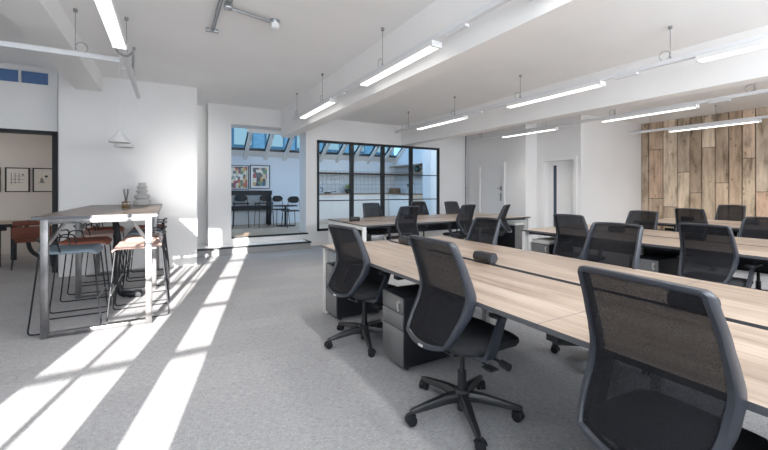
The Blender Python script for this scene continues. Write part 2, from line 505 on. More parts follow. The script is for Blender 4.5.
# rear wall behind the camera, with the tall windows the sun comes through
YB = -1.2
bw = MB(); zs, zh = .55, 3.02
bw.box((-5,YB-.09,0),(-1.95,YB,3.4)); bw.box((-1.34,YB-.09,0),(-1.08,YB,3.4)); bw.box((-.80,YB-.09,0),(11,YB,3.2))
for a, b in ((-1.95,-1.34),(-1.08,-.80)):
    bw.box((a,YB-.09,0),(b,YB,zs)); bw.box((a,YB-.09,zh),(b,YB,3.4))
struct('wall_rear', bw, M_WALL)
for i, (a, b, mul) in enumerate(((-1.95,-1.34,-1.65),(-1.08,-.80,None))):
    g = MB()
    for z in (1.2,1.53,1.87,2.23,2.62): g.box((a,YB-.06,z-.016),(b,YB-.03,z+.016))
    if mul: g.box((mul-.018,YB-.06,zs),(mul+.018,YB-.03,zh))
    w = struct('window_%d' % (8+i), g, M_TRIM)

# steps up to the opening
st = MB().box((.10,8.2,0),(2.76,YF,.14))
s = struct('floor_step', st, M_RISER, label='low grey step below the opening')
obj('nosing', MB().box((.10,8.185,.125),(2.775,8.27,.158)).box((2.70,8.2,.125),(2.775,YF,.158)), M_BLACK, s)
obj('tread', MB().box((.10,8.27,.13),(2.70,YF,.157)).box((.10,YF,0),(.69,8.95,.157)), M_TRIM, s)
uf = MB().box((1.14,YF+.02,UF-.04),(8.2,9.1,UF)).box((-.2,9.1,UF-.04),(8.2,11.6,UF))
s = struct('floor_upper', uf, M_FLOORWOOD, label='pale wood floor of the upper room')
struct('trim_riser', MB().box((1.14,YF+.0,.157),(2.78,YF+.06,UF-.03)).box((2.66,YF-.012,0),(2.83,YF,UF-.03)), M_TRIM, label='white riser of the upper step')
struct('trim_nosing', MB().box((1.14,YF-.02,UF-.032),(2.83,YF+.05,UF+.004)), M_BLACK, label='black nosing of the upper step')

# ------------------------------------------------------------------ glazed partition
win = MB()
fwid = .055
win.box((GX0,YF-.02,GZ0),(GX0+fwid,YF+.05,GZ1)); win.box((GX1-fwid,YF-.02,GZ0),(GX1,YF+.05,GZ1))
win.box((GX0,YF-.02,GZ0),(GX1,YF+.05,GZ0+.055)); win.box((GX0,YF-.02,GZ1-.06),(GX1,YF+.05,GZ1))
mx_ = [3.965,4.86,5.75]
for x in mx_: win.box((x-.05,YF-.02,GZ0+.05),(x+.05,YF+.05,GZ1-.05))
W = struct('window_1', win, M_BLACK, label='black steel framed internal glazed partition')
for z in (1.06,1.725):
    obj('transom', MB().box((GX0+.05,YF+.0,z-.013),(GX1-.05,YF+.03,z+.013)), M_BLACK, W)
es = [GX0+fwid]+[e for x in mx_ for e in (x-.05,x+.05)]+[GX1-fwid]
for a, b in zip(es[::2], es[1::2]):
    obj('pane', MB().box((a,YF+.012,GZ0+.05),(b,YF+.018,GZ1-.05)), M_GLASS, W)

# ------------------------------------------------------------------ doors on the right wall
d = MB().box((7.80,d1[0]-.02,0),(7.86,d1[1]+.02,d1[2]+.02))
D1 = struct('door_1', d, M_TRIM, label='plain white door with a steel push plate', smooth=False)
fr = MB()
for a, b in ((d1[0]-.075,d1[0]),(d1[1],d1[1]+.075)): fr.box((7.748,a,0),(7.771,b,d1[2]))
fr.box((7.748,d1[0]-.075,d1[2]),(7.771,d1[1]+.075,d1[2]+.075))
obj('door_frame', fr, M_TRIM, D1, smooth=False)
obj('push_plate', MB().box((7.795,7.27,1.02),(7.812,7.33,1.24)), M_CONDUIT, D1)
obj('door_handle', MB().box((7.79,7.26,1.30),(7.812,7.32,1.42)).cyl((7.77,7.28,1.36),(7.80,7.28,1.36),.012).cyl((7.77,7.28,1.36),(7.77,7.40,1.36),.01), M_CONDUIT, D1)
obj('hinge', MB().box((7.795,7.985,1.66),(7.812,8.01,1.80)), M_ALU, D1)
d = MB().box((8.32,d2[0]-.03,0),(8.39,5.975,2.06)).box((8.32,6.08,0),(8.39,d2[1]+.03,2.06)).box((8.32,5.97,1.93),(8.39,6.085,2.06)).box((8.32,5.97,0),(8.39,6.085,.3))
D2 = struct('door_2', d, M_TRIM, label='recessed white door with a narrow vision pane', smooth=False)
obj('vision_pane', MB().box((8.345,5.97,.3),(8.36,6.085,1.94)), M_SLOT, D2)
fr = MB()
for a, b in ((d2[0]-.08,d2[0]),(d2[1],d2[1]+.08)): fr.box((8.168,a,0),(8.191,b,d2[2]))
fr.box((8.168,d2[0]-.08,d2[2]),(8.191,d2[1]+.08,d2[2]+.08))
obj('door_frame', fr, M_TRIM, D2, smooth=False)
struct('trim_conduit', MB().cyl((7.70,YF-.03,0),(7.70,YF-.03,ZR),.022, 10).cyl((7.70,YF-.03,1.34),(7.70,YF-.03,1.40),.03,10), M_CONDUIT, label='grey vertical conduit pipe in the far corner')

# ------------------------------------------------------------------ upper room behind the opening and the glazing
YK = 11.5; XK = 6.96
struct('wall_upper', MB().box((-.2,YK,UF),(XK+.3,YK+.15,2.32)), M_COOLWALL, label='pale blue back wall of the upper room')
struct('wall_upper_left', MB().box((-.3,9.1,UF),(-.2,YK,5)), M_COOLWALL)
kw = MB().box((XK,9.40,UF),(XK+.2,YK,4.2)); kw.box((XK-.25,9.0,UF),(XK+.2,9.40,3.5))
struct('wall_kitchen', kw, M_COOLWALL, label='pale wall at the right end of the kitchen')
struct('wall_upper_front', MB().box((-.3,9.1,3.1),(XK+.3,9.2,4.2)), M_COOLWALL)
struct('wall_tiles', MB().box((3.75,YK-.012,1.15),(XK,YK,1.95)).box((XK-.012,9.42,1.15),(XK,YK,1.95)), M_TILES, label='white square tiled splashback')
# sloped roof glazing: y falls as z rises
slope = .67
def roofz(y): return 2.30+(YK-y)*slope
sky = MB()
bx = [.17+.573*k+.012*0 for k in range(-1,13)]
barx = [1.895+.573*k for k in range(-4,10)]
Rw = None
def roofbar(mb, x0, x1, ya, yb, t0, t1):
    mb.prism([(ya,roofz(ya)+t0),(yb,roofz(yb)+t0),(yb,roofz(yb)+t1),(ya,roofz(ya)+t1)], 'x', x0, x1)
fr = MB()
roofbar(fr, -.2, XK, YK, YK-.22, .0, .05)
Rw = struct('window_7', fr, M_TRIM, label='sloping rooflight over the upper room')
for x in barx:
    if x > XK: continue
    b = MB(); roofbar(b, x-.045, x+.045, YK, 9.05, -.10, .06)
    obj('rafter', b, M_TRIM, Rw)
for a, b_ in zip(barx, barx[1:]):
    if b_ > XK+.4: continue
    g = MB(); roofbar(g, a+.045, min(b_,XK)-.045, YK-.22, 9.05, .03, .036)
    obj('pane', g, M_SKYGLASS, Rw)
    f = MB(); roofbar(f, a+.045, min(b_,XK)-.045, YK-.22, YK-.26, .0, .05)
    roofbar(f, min(b_,XK)-.075, min(b_,XK)-.045, YK-.22, 9.05, .0, .045)
    obj('pane_frame', f, M_BLACKSOFT, Rw)
struct('trim_gable', MB().prism([(YK,2.18),(9.4,2.18+2.1*slope),(9.4,2.30+2.1*slope),(YK,2.30)], 'x', XK-.03, XK), M_TRIM)
bl = MB().box((1.55,9.10,2.655),(2.80,9.15,2.74))
tag(obj('roller_blind', bl, M_WHITE), 'white roller blind cassette at the top of the stepped opening', 'blind')

# building seen through the rooflight
B_ = thing('building', 'blue clad building seen through the sloping rooflight', 'building', (5,22,0))
obj('facade', MB().box((-12,22,-2),(26,23,17)), M_FACADE, B_)
for iz in range(6):
    z = 3.0+iz*1.9
    obj('floor_band', MB().box((-12,21.9,z+.28),(26,22,z+.42)), M_FACDARK, B_)
for ix in range(17):
    for iz in range(5):
        x = -7+ix*1.75; z = 3.8+iz*1.9
        f = obj('building_window', MB().box((x-.55,21.93,z-.08),(x+.55,22,z+1.08)), M_FACDARK, B_)
        obj('pane', MB().box((x-.46,21.9,z),(x+.46,21.95,z+1.0)), M_FACWIN, f)

# kitchen counters
kb = MB(); kb.box((3.75,10.92,UF+.10),(XK-.02,YK-.02,1.17)); kb.box((3.78,10.98,UF),(XK-.02,YK-.02,UF+.10))
KC = thing('kitchen_cabinet', 'white run of kitchen base cabinets along the tiled back wall', 'cabinet', (5,11.2,UF))
obj('carcass', kb, M_WHITE, KC)
for i in range(6):
    x0 = 3.76+i*.6
    if x0+.6 > XK: break
    obj('door', MB().box((x0+.004,10.90,UF+.11),(x0+.594,10.92,1.155)), M_WHITE, KC)
KR = thing('kitchen_cabinet', 'white kitchen base cabinet below the tap on the right wall', 'cabinet', (6.6,10.2,UF))
obj('carcass', MB().box((6.36,9.44,UF+.1),(XK-.015,10.86,1.17)), M_WHITE, KR)
for i in range(2): obj('door', MB().box((6.34,9.45+i*.68,UF+.11),(6.36,10.12+i*.68,1.155)), M_WHITE, KR)
obj('end_panel', MB().box((6.34,9.425,UF),(XK-.015,9.44,1.17)), M_PAPER, KR)
tag(obj('worktop', MB().box((3.73,10.88,1.17),(XK-.015,YK-.014,1.205)).box((6.32,9.42,1.17),(XK-.015,10.88,1.205)), M_SHELFWOOD), 'wood edged worktop on the kitchen base cabinets', 'worktop')
tag(obj('wall_shelf', MB().box((3.75,11.24,1.83),(XK-.02,YK,1.88)), M_SHELFWOOD), 'long wooden shelf on the tiled back wall', 'shelf')
tag(obj('wall_shelf', MB().box((6.70,9.42,1.83),(XK-.013,11.22,1.87)), M_SHELFWOOD), 'wooden shelf carrying a vase on the kitchen right wall', 'shelf')
tag(obj('wall_shelf', MB().box((6.70,9.42,2.10),(XK,11.4,2.135)), M_SHELFWOOD), 'topmost wooden shelf on the kitchen right wall', 'shelf')
p = thing('potted_plant', 'bushy yellow green plant in a dark pot on the kitchen worktop', 'plant', (5.06,11.2,1.205))
obj('pot', MB().lathe([(.09,0),(.13,.05),(.14,.14),(.12,.15)], (5.06,11.2,1.205), 16), M_POT, p)
lf = MB()
for i in range(120):
    a = random.uniform(0,2*PI); e = random.uniform(.1,1.4); l = random.uniform(.08,.20)
    c0 = Vector((5.06+.08*math.cos(a)*random.random(),11.2+.08*math.sin(a)*random.random(),1.36))
    dr = Vector((math.cos(a)*math.cos(e),math.sin(a)*math.cos(e),math.sin(e)))
    sd = dr.cross(Vector((0,0,1))).normalized()*.018
    lf.add([c0,c0+dr*l*.5+sd,c0+dr*l,c0+dr*l*.5-sd],[(0,1,2,3)])
obj('foliage', lf, M_LEAF, p, smooth=False)
k_ = thing('kettle', 'pale blue kettle with a dark handle on the kitchen worktop', 'kettle', (3.98,11.15,1.205))
obj('body', MB().lathe([(.10,0),(.105,.03),(.09,.17),(.06,.20)], (3.98,11.15,1.205), 18), M_MUGB, k_)
obj('lid', MB().lathe([(.06,0),(.05,.02),(.012,.03),(.012,.05)], (3.98,11.15,1.405), 14), M_BLACKSOFT, k_)
obj('handle', MB().tube([(4.06,11.15,1.25),(4.14,11.15,1.28),(4.15,11.15,1.36),(4.06,11.15,1.40)], .013, 8), M_BLACKSOFT, k_)
obj('spout', MB().tube([(3.90,11.15,1.30),(3.85,11.15,1.38)], [.025,.012], 8), M_MUGB, k_)
g = thing('frying_pan', 'black frying pan with its handle out beside the kettle', 'pan', (4.32,11.2,1.205))
obj('bowl', MB().lathe([(.09,0),(.12,.045),(.115,.045),(.085,.006)], (4.32,11.2,1.205), 18), M_BLACKSOFT, g)
obj('handle', MB().tube([(4.43,11.2,1.245),(4.62,11.2,1.27)], .012, 8), M_BLACKSOFT, g)
g = thing('bread_box', 'small brown wooden bread box on the worktop in the kitchen corner', 'box', (6.75,11.1,1.205))
obj('body', MB().box((6.60,11.0,1.205),(6.92,11.3,1.36),.03), M_BREAD, g)
obj('lid', MB().box((6.61,11.01,1.36),(6.91,11.29,1.38),.008), M_SHELFWOOD, g)
g = thing('kitchen_tap', 'tall chrome swan neck tap on the right worktop', 'tap', (6.80,9.95,1.205))
obj('spout', MB().tube([(6.80,9.95,1.205),(6.80,9.95,1.45)]+[(6.80-.07+.07*math.cos(a),9.95,1.45+.07*math.sin(a)) for a in [i*PI/8 for i in range(1,9)]]+[(6.66,9.95,1.40)], .013, 8), M_CONDUIT, g)
obj('base', MB().lathe([(.03,0),(.03,.02),(.016,.04)], (6.80,9.95,1.205), 12), M_CONDUIT, g)
obj('lever', MB().tube([(6.80,9.96,1.26),(6.80,10.03,1.29)], .007, 6), M_CONDUIT, g)
tag(obj('glass_vase', MB().lathe([(.05,0),(.08,.05),(.085,.15),(.05,.19),(.055,.21)], (6.82,9.86,1.87), 16), M_TEAL), 'teal glass vase on the right wall shelf', 'vase')
tag(obj('glass_jar', MB().lathe([(.05,0),(.055,.02),(.055,.17),(.04,.19)], (6.82,10.15,1.87), 16), M_TEAL), 'teal glass jar beside the vase on the right wall shelf', 'jar')
p = thing('potted_plant', 'tiny trailing plant at the end of the right wall shelf', 'plant', (6.82,9.58,1.87))
obj('pot', MB().lathe([(.03,0),(.045,.07)], (6.82,9.58,1.87), 12), M_PAD, p)
lf = MB()
for i in range(30):
    a = random.uniform(0,2*PI); e = random.uniform(-.2,1.2); l = random.uniform(.05,.10)
    c0 = Vector((6.82,9.58,1.94)); dr = Vector((math.cos(a)*math.cos(e)*.8,math.sin(a)*math.cos(e),math.sin(e)))
    sd = dr.cross(Vector((0,0,1))).normalized()*.012
    lf.add([c0,c0+dr*l*.5+sd,c0+dr*l,c0+dr*l*.5-sd],[(0,1,2,3)])
obj('foliage', lf, M_LEAF, p, smooth=False)
tag(obj('bottle', MB().lathe([(.035,0),(.035,.16),(.013,.20),(.013,.25)], (6.35,11.36,1.88), 12), M_BREAD), 'dark bottle standing on the long back shelf', 'bottle')
tag(obj('wall_socket', MB().box((XK-.03,10.52,1.42),(XK-.012,10.62,1.52), .004), M_EDGE), 'small dark socket plate on the tiled right wall', 'socket')

# framed collage prints on the pale blue wall
def framed(name, label, x0, x1, z0, z1, y, art, mount=.05, fmat=M_BLACK, mmat=M_MOUNT):
    t = thing(name, label, 'picture', ((x0+x1)/2,y,z0))
    f = .022
    obj('picture_frame', MB().box((x0,y-.03,z0),(x0+f,y,z1)).box((x1-f,y-.03,z0),(x1,y,z1)).box((x0,y-.03,z0),(x1,y,z0+f)).box((x0,y-.03,z1-f),(x1,y,z1)), fmat, t)
    obj('mount', MB().box((x0+f,y-.016,z0+f),(x1-f,y-.004,z1-f)), mmat, t)
    if art: obj('print', MB().box((x0+f+mount,y-.019,z0+f+mount),(x1-f-mount,y-.016,z1-f-mount)), art, t)
    return t
framed('framed_print', 'colourful collage print, the nearer of two to the pillar', 1.46,2.0,1.33,2.03,YK,M_ART1,.02)
framed('framed_print', 'green and red collage print right of its twin', 2.03,2.60,1.35,2.05,YK,M_ART2,.06)

# high bench, cafe chairs and round table in the upper room
hb = thing('bar_bench', 'black framed high bar bench below the collage prints', 'table', (1.9,11.2,UF))
obj('top', MB().box((1.2,11.02,1.17),(2.56,11.44,1.30)), M_BLACK, hb)
obj('shelf', MB().box((1.22,11.06,.74),(2.52,11.42,.86)), M_BLACK, hb)
for x in (1.22,2.48):
    for y in (11.04,11.38): obj('leg', MB().box((x,y,UF),(x+.06,y+.06,1.17)), M_BLACK, hb)

def cafe_chair(label, loc, rz, h=.46, bh=.84):
    t = thing('cafe_chair', label, 'chair', loc, rz, 'black cafe chairs in the upper room')
    pts = []
    obj('seat', MB().box((-.21,-.21,h-.03),(.21,.21,h), .015), M_BLACK, t, local=True)
    n = 9; rows = []
    bb = MB(); vs = []; fs = []
    for i in range(n+1):
        a = (i/n-.5)*1.5
        taper = (1-abs(2*i/n-1)**4)
        for z in (bh-.09-.09*taper, bh-.09+.09*taper):
            for rr in (.235,.215):
                vs.append((-rr*math.cos(a)+.02, rr*math.sin(a)*1.05, z))
    for i in range(n):
        o = i*4
        fs += [(o,o+2,o+6,o+4),(o+1,o+5,o+7,o+3),(o,o+4,o+5,o+1),(o+2,o+3,o+7,o+6)]
    bb.add(vs, fs)
    obj('backrest', bb, M_BLACK, t, local=True)
    for sx in (-1,1):
        for sy in (-1,1):
            if sx < 0: lp = [(-.24,sy*.2,0),(-.19,sy*.17,h-.02),(-.20,sy*.155,bh-.10)]
            else: lp = [(.22,sy*.2,0),(.18,sy*.17,h-.02)]
            obj('leg', MB().tube(lp, .010, 6), M_BLACK, t, local=True)
    return t
cafe_chair('black cafe chair left of the two at the bar bench', (1.66,10.68,UF), R(80), .66, 1.0-.12)
cafe_chair('black cafe chair right of the two at the bar bench', (2.24,10.6,UF), R(95), .66, 1.0-.12)
rt = thing('round_table', 'round black pedestal table in the upper room', 'table', (2.82,10.55,UF))
obj('tabletop', MB().lathe([(.33,0),(.34,.01),(.34,.025),(.33,.03)], (2.82,10.55,UF+.55), 28), M_BLACK, rt)
obj('pole', MB().cyl((2.82,10.55,UF),(2.82,10.55,UF+.55),.03), M_BLACK, rt)
obj('base', MB().lathe([(.27,0),(.27,.012),(.05,.03)], (2.82,10.55,UF), 28), M_BLACK, rt)
cafe_chair('black cafe chair with rounded back behind the round table', (2.78,11.0,UF), R(-80))
cafe_chair('black cafe chair with rounded back in front of the round table', (2.86,10.12,UF), R(95))

# ------------------------------------------------------------------ bench desks
TH = .73
def bench(label, loc, length, rz=0, mat=M_OAKY, width=1.63, mods=3, group='oak topped bench desks'):
    """local: x across (0..width), y from 0 to -length"""
    t = thing('bench_desk', label, 'desk', loc, rz, group)
    L_ = length/mods; gap = .062; half = (width-gap)/2
    for s in range(2):
        x0 = 0 if s == 0 else half+gap
        for k in range(mods):
            obj('tabletop', MB().box((x0,-(k+1)*L_+.0015,TH-.026),(x0+half,-k*L_-.0015,TH), mi=0, side=1), [mat, M_EDGE], t, local=True, smooth=False)
    obj('cable_channel', MB().box((half-.01,-length+.01,TH-.06),(half+gap+.01,-.01,TH-.022)), M_BLACK, t, local=True)
    obj('cable_tray', MB().box((half-.16,-length+.25,TH-.25),(half+gap+.16,-.25,TH-.235)).box((half-.16,-length+.25,TH-.25),(half-.15,-.25,TH-.14)).box((half+gap+.15,-length+.25,TH-.25),(half+gap+.16,-.25,TH-.14)), M_BLACK, t, local=True)
    for x in (.10, width-.14):
        obj('side_rail', MB().box((x,-length+.02,TH-.066),(x+.04,-.02,TH-.027)), M_BLACK, t, local=True)
    for y in (-.06, -length):
        obj('end_beam', MB().box((.06,y,TH-.085),(width-.06,y+.06,TH-.027)), M_STEELW, t, local=True)
        for x in (.015, width-.075):
            obj('leg', MB().box((x,y,0),(x+.06,y+.06,TH-.027), .006), M_STEELW, t, local=True)
    for k in range(1, mods):
        y = -k*L_-.03
        for x in (.55, width-.60): obj('leg', MB().box((x,y,0),(x+.05,y+.06,TH-.06), .006), M_STEELW, t, local=True)
        obj('end_beam', MB().box((.10,y,TH-.10),(width-.10,y+.06,TH-.06)), M_BLACK, t, local=True)
    return t
ML = 1.375
bench('long oak bench desk nearest the camera with a central cable slot', (1.425,3.87,0), 3*ML)
b = bench('oak bench desk standing crosswise before the glazed partition', (2.81,5.62,0), 3*ML, PI/2, M_OAKY)
bench('oak bench desk in the second row, under the middle light run', (4.60,3.90,0), 3*ML)
bench('oak bench desk nearest the plank wall', (7.72,3.90,0), 3*ML)

# power units lying over the cable slots
def power_unit(label, loc, rz=0):
    t = thing('power_unit', label, 'power unit', loc, rz, 'black desktop power units')
    prof = [(.048*math.cos(a), .05+.042*math.sin(a)) for a in [i*PI/7-.35 for i in range(10)]]
    prof = [(-.035,.012),(.035,.012),(.05,.035),(.05,.055),(.032,.085),(-.032,.085),(-.05,.055),(-.05,.035)]
    obj('housing', MB().prism(prof, 'y', -.09, .09), M_BLACKSOFT, t, local=True)
    obj('end_cap', MB().prism([(x*.8, .05+(z-.05)*.8) for x, z in prof], 'y', -.097, -.09), M_FRAME, t, local=True)
    obj('socket_face', MB().prism([(.0505,.037),(.052,.037),(.052,.054),(.0505,.054)], 'y', -.07, .07), M_EDGE, t, local=True)
    for y in (-.07,.07): obj('foot', MB().box((-.03,y-.015,0),(.03,y+.015,.014)), M_BLACK, t, local=True)
    return t
power_unit('black power unit lying over the slot of the nearest bench, towards its middle', (2.245,2.27,TH))
power_unit('black power unit on the far end of the nearest bench', (2.245,3.45,TH))
power_unit('black power unit by the camera end of the nearest bench, seen through a chair back', (2.245,.86,TH))
power_unit('black power unit at the left end of the bench before the glazed partition', (3.02,6.43,TH), R(90))
power_unit('black power unit seen through a mesh chair back on the crosswise bench', (4.25,6.43,TH), R(90))
power_unit('black power unit on the second row bench, right of the tall mesh chair', (5.41,2.05,TH))
power_unit('black power unit on the second row bench behind the leftmost mesh chair', (5.41,2.95,TH))
power_unit('black power unit on the bench by the plank wall', (8.53,2.45,TH))
power_unit('black power unit on the far end of the bench by the plank wall', (8.53,3.35,TH))

# drawer pedestals
def pedestal(label, loc, rz=0, pad=False, keys=True):
    t = thing('drawer_pedestal', label, 'pedestal', loc, rz, 'black drawer pedestals under the desks')
    obj('body', MB().box((.014,-.15,.03),(.56,.15,.545), .004), M_BLACK, t, local=True)
    for z0, z1 in ((.425,.54),(.305,.42),(.04,.30)):
        dr = obj('drawer', MB().box((0,-.147,z0),(.014,.147,z1), .003), M_PEDF, t, local=True)
        if z0 > .4 and keys:
            obj('lock', MB().cyl((-.004,-.105,z1-.035),(.0,-.105,z1-.035),.012,12), M_ALU, dr, local=True)
            obj('key', MB().box((-.02,-.112,z1-.075),(-.012,-.098,z1-.03)).box((-.012,-.107,z1-.04),(-.004,-.103,z1-.034)).box((-.018,-.118,z1-.10),(-.014,-.102,z1-.075)), M_ALU, dr, local=True)
    for x in (.06,.5):
        for y in (-.11,.11): obj('castor', MB().cyl((x,y-.01,.018),(x,y+.01,.018),.018,12), M_BLACK, t, local=True)
    if pad: obj('cushion', MB().box((.0,-.15,.545),(.55,.15,.60), .02), M_PAD, t, local=True)
    return t
pedestal('black drawer pedestal at the far end of the nearest bench', (1.45,3.67,0))
pedestal('black drawer pedestal between the first two chairs of the nearest bench', (1.46,2.44,0))
pedestal('white topped drawer pedestal under the left end of the second row bench', (4.66,3.62,0), 0, True)
pedestal('drawer pedestal under the middle of the second row bench', (4.66,2.25,0), 0, False)
pedestal('drawer pedestal under the left end of the crosswise bench', (3.15,5.70,0), R(90))
pedestal('white topped drawer pedestal under the right end of the crosswise bench', (6.66,5.68,0), R(90), True)
pedestal('drawer pedestal under the far end of the bench by the plank wall', (7.78,3.62,0))

# ------------------------------------------------------------------ task chair
def interp(tab, z):
    if z <= tab[0][0]: return tab[0][1]
    for (a, p), (b, q) in zip(tab, tab[1:]):
        if z <= b:
            s = (z-a)/(b-a); s = s*s*(3-2*s)*.25+s*.75
            return p+(q-p)*s
    return tab[-1][1]
PROFX = [(.44,-.295),(.50,-.275),(.56,-.24),(.66,-.178),(.72,-.156),(.76,-.156),(.82,-.173),(.90,-.202),(1.05,-.262)]
HALFW = [(.44,.13),(.48,.175),(.54,.200),(.64,.219),(.74,.224),(.90,.214),(1.05,.200)]
def plan(y): return .035*(y/.23)**2
def make_chair():
    t = thing('office_chair', 'chair', 'chair', (0,0,0), 0, 'black mesh backed office chairs')
    # base
    hub = MB().lathe([(.05,.075),(.055,.085),(.05,.13),(.036,.145)], n=16)
    for k in range(5):
        a = R(27)+k*2*PI/5
        Mr = Matrix.Rotation(a, 4, 'Z')
        rg = []
        for (x, w, z, h) in ((.03,.032,.108,.024),(.12,.026,.105,.022),(.24,.02,.088,.017),(.325,.016,.076,.012),(.34,.010,.075,.009)):
            rg.append([(x,-w,z-h),(x,w,z-h),(x,w,z+h*.3),(x,w*.6,z+h),(x,-w*.6,z+h),(x,-w,z+h*.3)])
        hub.rings(rg, M=Mr)
    base = obj('star_base', hub, M_BLACKSOFT, t, local=True)
    for k in range(5):
        a = R(27)+k*2*PI/5
        c = MB(); Mr = Matrix.Rotation(a, 4, 'Z') @ Matrix.Translation((.325,0,0)) @ Matrix.Rotation(.6+k*1.3, 4, 'Z')
        for s in (-1,1):
            c.lathe([(.02,-.010),(.0285,-.008),(.0285,.008),(.02,.010)], n=16, M=Mr @ Matrix.Translation((-.01,s*.017,.0285)) @ Matrix.Rotation(PI/2, 4, 'X'))
        c.box((-.03,-.006,.03),(.012,.006,.062), M=Mr); c.cyl((0,0,.05),(0,0,.085),.008,8, M=Mr)
        # hood
        c.tube([(-.01+.031*math.cos(q),0,.0285+.031*math.sin(q)) for q in [i*PI/8 for i in range(1,9)]], .007, 6, M=Mr)
        obj('castor', c, M_BLACK, base, local=True)
    obj('gas_column', MB().cyl((0,0,.10),(0,0,.25),.026,14).cyl((0,0,.25),(0,0,.40),.016,14).cyl((0,0,.02),(0,0,.10),.03,14), M_BLACKSOFT, t, local=True)
    mech = obj('tilt_mechanism', MB().box((-.13,-.075,.375),(.12,.075,.43), .014).prism([(-.12,.385),(-.25,.455),(-.25,.49),(-.10,.43)], 'y', -.05, .05), M_BLACKSOFT, t, local=True)
    obj('tension_lever', MB().cyl((.05,-.05,.40),(.05,-.27,.385),.009,8).cyl((.05,-.26,.385),(.05,-.315,.382),.021,12).tube([(-.03,-.05,.40),(-.03,-.25,.375)],.006,6).box((-.06,-.29,.368),(.0,-.22,.378),.003), M_BLACKSOFT, mech, local=True)
    # seat: rounded square cushion
    def rr(hx, hy, z, cx=.045, e=4.5, n=32):
        out = []
        for i in range(n):
            a = 2*PI*i/n; c_, s_ = math.cos(a), math.sin(a)
            x = hx*math.copysign(abs(c_)**(2/e), c_); y = hy*math.copysign(abs(s_)**(2/e), s_)
            zz = z - (.02*max(0, x/hx-.55)/.45 if x > 0 else 0)
            out.append((cx+x, y, zz))
        return out
    obj('seat', MB().rings([rr(.20,.20,.43),rr(.228,.232,.437),rr(.24,.245,.458),rr(.238,.243,.478),rr(.22,.225,.492),rr(.15,.15,.498)]), M_SEAT, t, local=True)
    # back frame: one closed loop
    path = []
    zt = 1.05; zb = .455
    nst = 22; cr = .026
    right = []
    for i in range(nst+1):
        z = zb+.03+(zt-cr-zb-.03)*i/nst
        right.append((interp(HALFW, z), z, 0))
    hw = interp(HALFW, zt-cr)
    corner = [(hw-cr+cr*math.cos(a), zt-cr+cr*math.sin(a), 1) for a in (R(25),R(50),R(72))]
    top = []
    for i in range(9):
        y = (hw-cr)*(1-2*i/8)
        top.append((y, zt+.006*(1-(y/(hw-cr))**2), 2))
    bot = []
    hb_ = right[0][0]
    for i in range(1, 8):
        y = -hb_*(1-2*i/8)
        bot.append((y, zb+.03*abs(y/hb_)**2.2, 3))
    loop = right+corner+top+[(-y,z,k) for y,z,k in reversed(corner)]+[(-y,z,k) for y,z,k in reversed(right)]+bot
    n = len(loop); secs = []
    for i in range(n):
        y, z, k = loop[i]; ya, za, _ = loop[i-1]; yb, zb_, _ = loop[(i+1) % n]
        ty, tz = yb-ya, zb_-za; l = math.hypot(ty, tz); ty /= l; tz /= l
        ny, nz = -tz, ty                           # in-plane normal
        wz = .020 if k == 2 else .022 if k == 1 else .027 if k == 3 else (.022+.009*math.exp(-((z-.68)/.12)**2))
        dp = .028 if k == 2 else .040 if k == 1 else .046 if k == 3 else .048+.020*math.exp(-((z-.68)/.16)**2)
        # the section sits inward of the outline
        cx = interp(PROFX, z)+plan(y)
        sec = []
        for (u, v) in ((0,-.35),(0,.35),(-.2,.5),(-.8,.5),(-1,.35),(-1,-.35),(-.8,-.5),(-.2,-.5)):
            # outward is away from the centre of the loop
            o = 1 if (ny*y+nz*(z-.75)) > 0 else -1
            sec.append((cx+v*dp, y+ny*o*u*wz, z+nz*o*u*wz))
        if o < 0: sec = [sec[q] for q in (0,1,2,3,4,5,6,7)]
        secs.append(sec)
    bf = MB(); m = 8; vs = [p for s_ in secs for p in s_]; fs = []
    for i in range(n):
        j = (i+1) % n
        for k in range(m):
            l = (k+1) % m
            fs.append((i*m+k, i*m+l, j*m+l, j*m+k))
    bf.add(vs, fs)
    frame = obj('back_frame', bf, M_FRAME, t, local=True, angle=50)
    # mesh panel
    mp = MB(); nz, ny_ = 16, 8; vs = []; fs = []
    for i in range(nz+1):
        z = .482+(1.04-.482)*i/nz; hwz = interp(HALFW, z)-.014
        for j in range(ny_+1):
            y = hwz*(2*j/ny_-1)
            vs.append((interp(PROFX, z)+plan(y)-.013-.006*math.exp(-((z-.68)/.16)**2), y, z))
    for i in range(nz):
        for j in range(ny_):
            a = i*(ny_+1)+j; fs.append((a,a+1,a+ny_+2,a+ny_+1))
    mp.add(vs, fs)
    obj('mesh_panel', mp, M_MESH, t, local=True)
    obj('badge', MB().box((-.318,-.035,.464),(-.308,.0,.476)), M_BADGE, frame, local=True)
    # lumbar clips on the stiles
    # arms
    for s in (-1,1):
        ar = MB()
        pts = [(-.06,s*.15,.418),(-.05,s*.235,.42),(-.04,s*.262,.435),(-.03,s*.270,.47),(.03,s*.272,.60),(.05,s*.272,.645)]
        sizes = [(.035,.012)]*3+[(.032,.013),(.024,.012),(.024,.012)]
        rg = []
        for i, (p, (w, d_)) in enumerate(zip(pts, sizes)):
            p = Vector(p)
            if i < 2: rg.append([(p.x-w,p.y,p.z-d_),(p.x+w,p.y,p.z-d_),(p.x+w,p.y,p.z+d_),(p.x-w,p.y,p.z+d_)])
            elif i == 2: rg.append([(p.x-w,p.y+s*d_*.7,p.z-d_*.7),(p.x+w,p.y+s*d_*.7,p.z-d_*.7),(p.x+w,p.y-s*d_*.7,p.z+d_*.7),(p.x-w,p.y-s*d_*.7,p.z+d_*.7)])
            else: rg.append([(p.x-w,p.y+s*d_,p.z),(p.x+w,p.y+s*d_,p.z),(p.x+w,p.y-s*d_,p.z),(p.x-w,p.y-s*d_,p.z)])
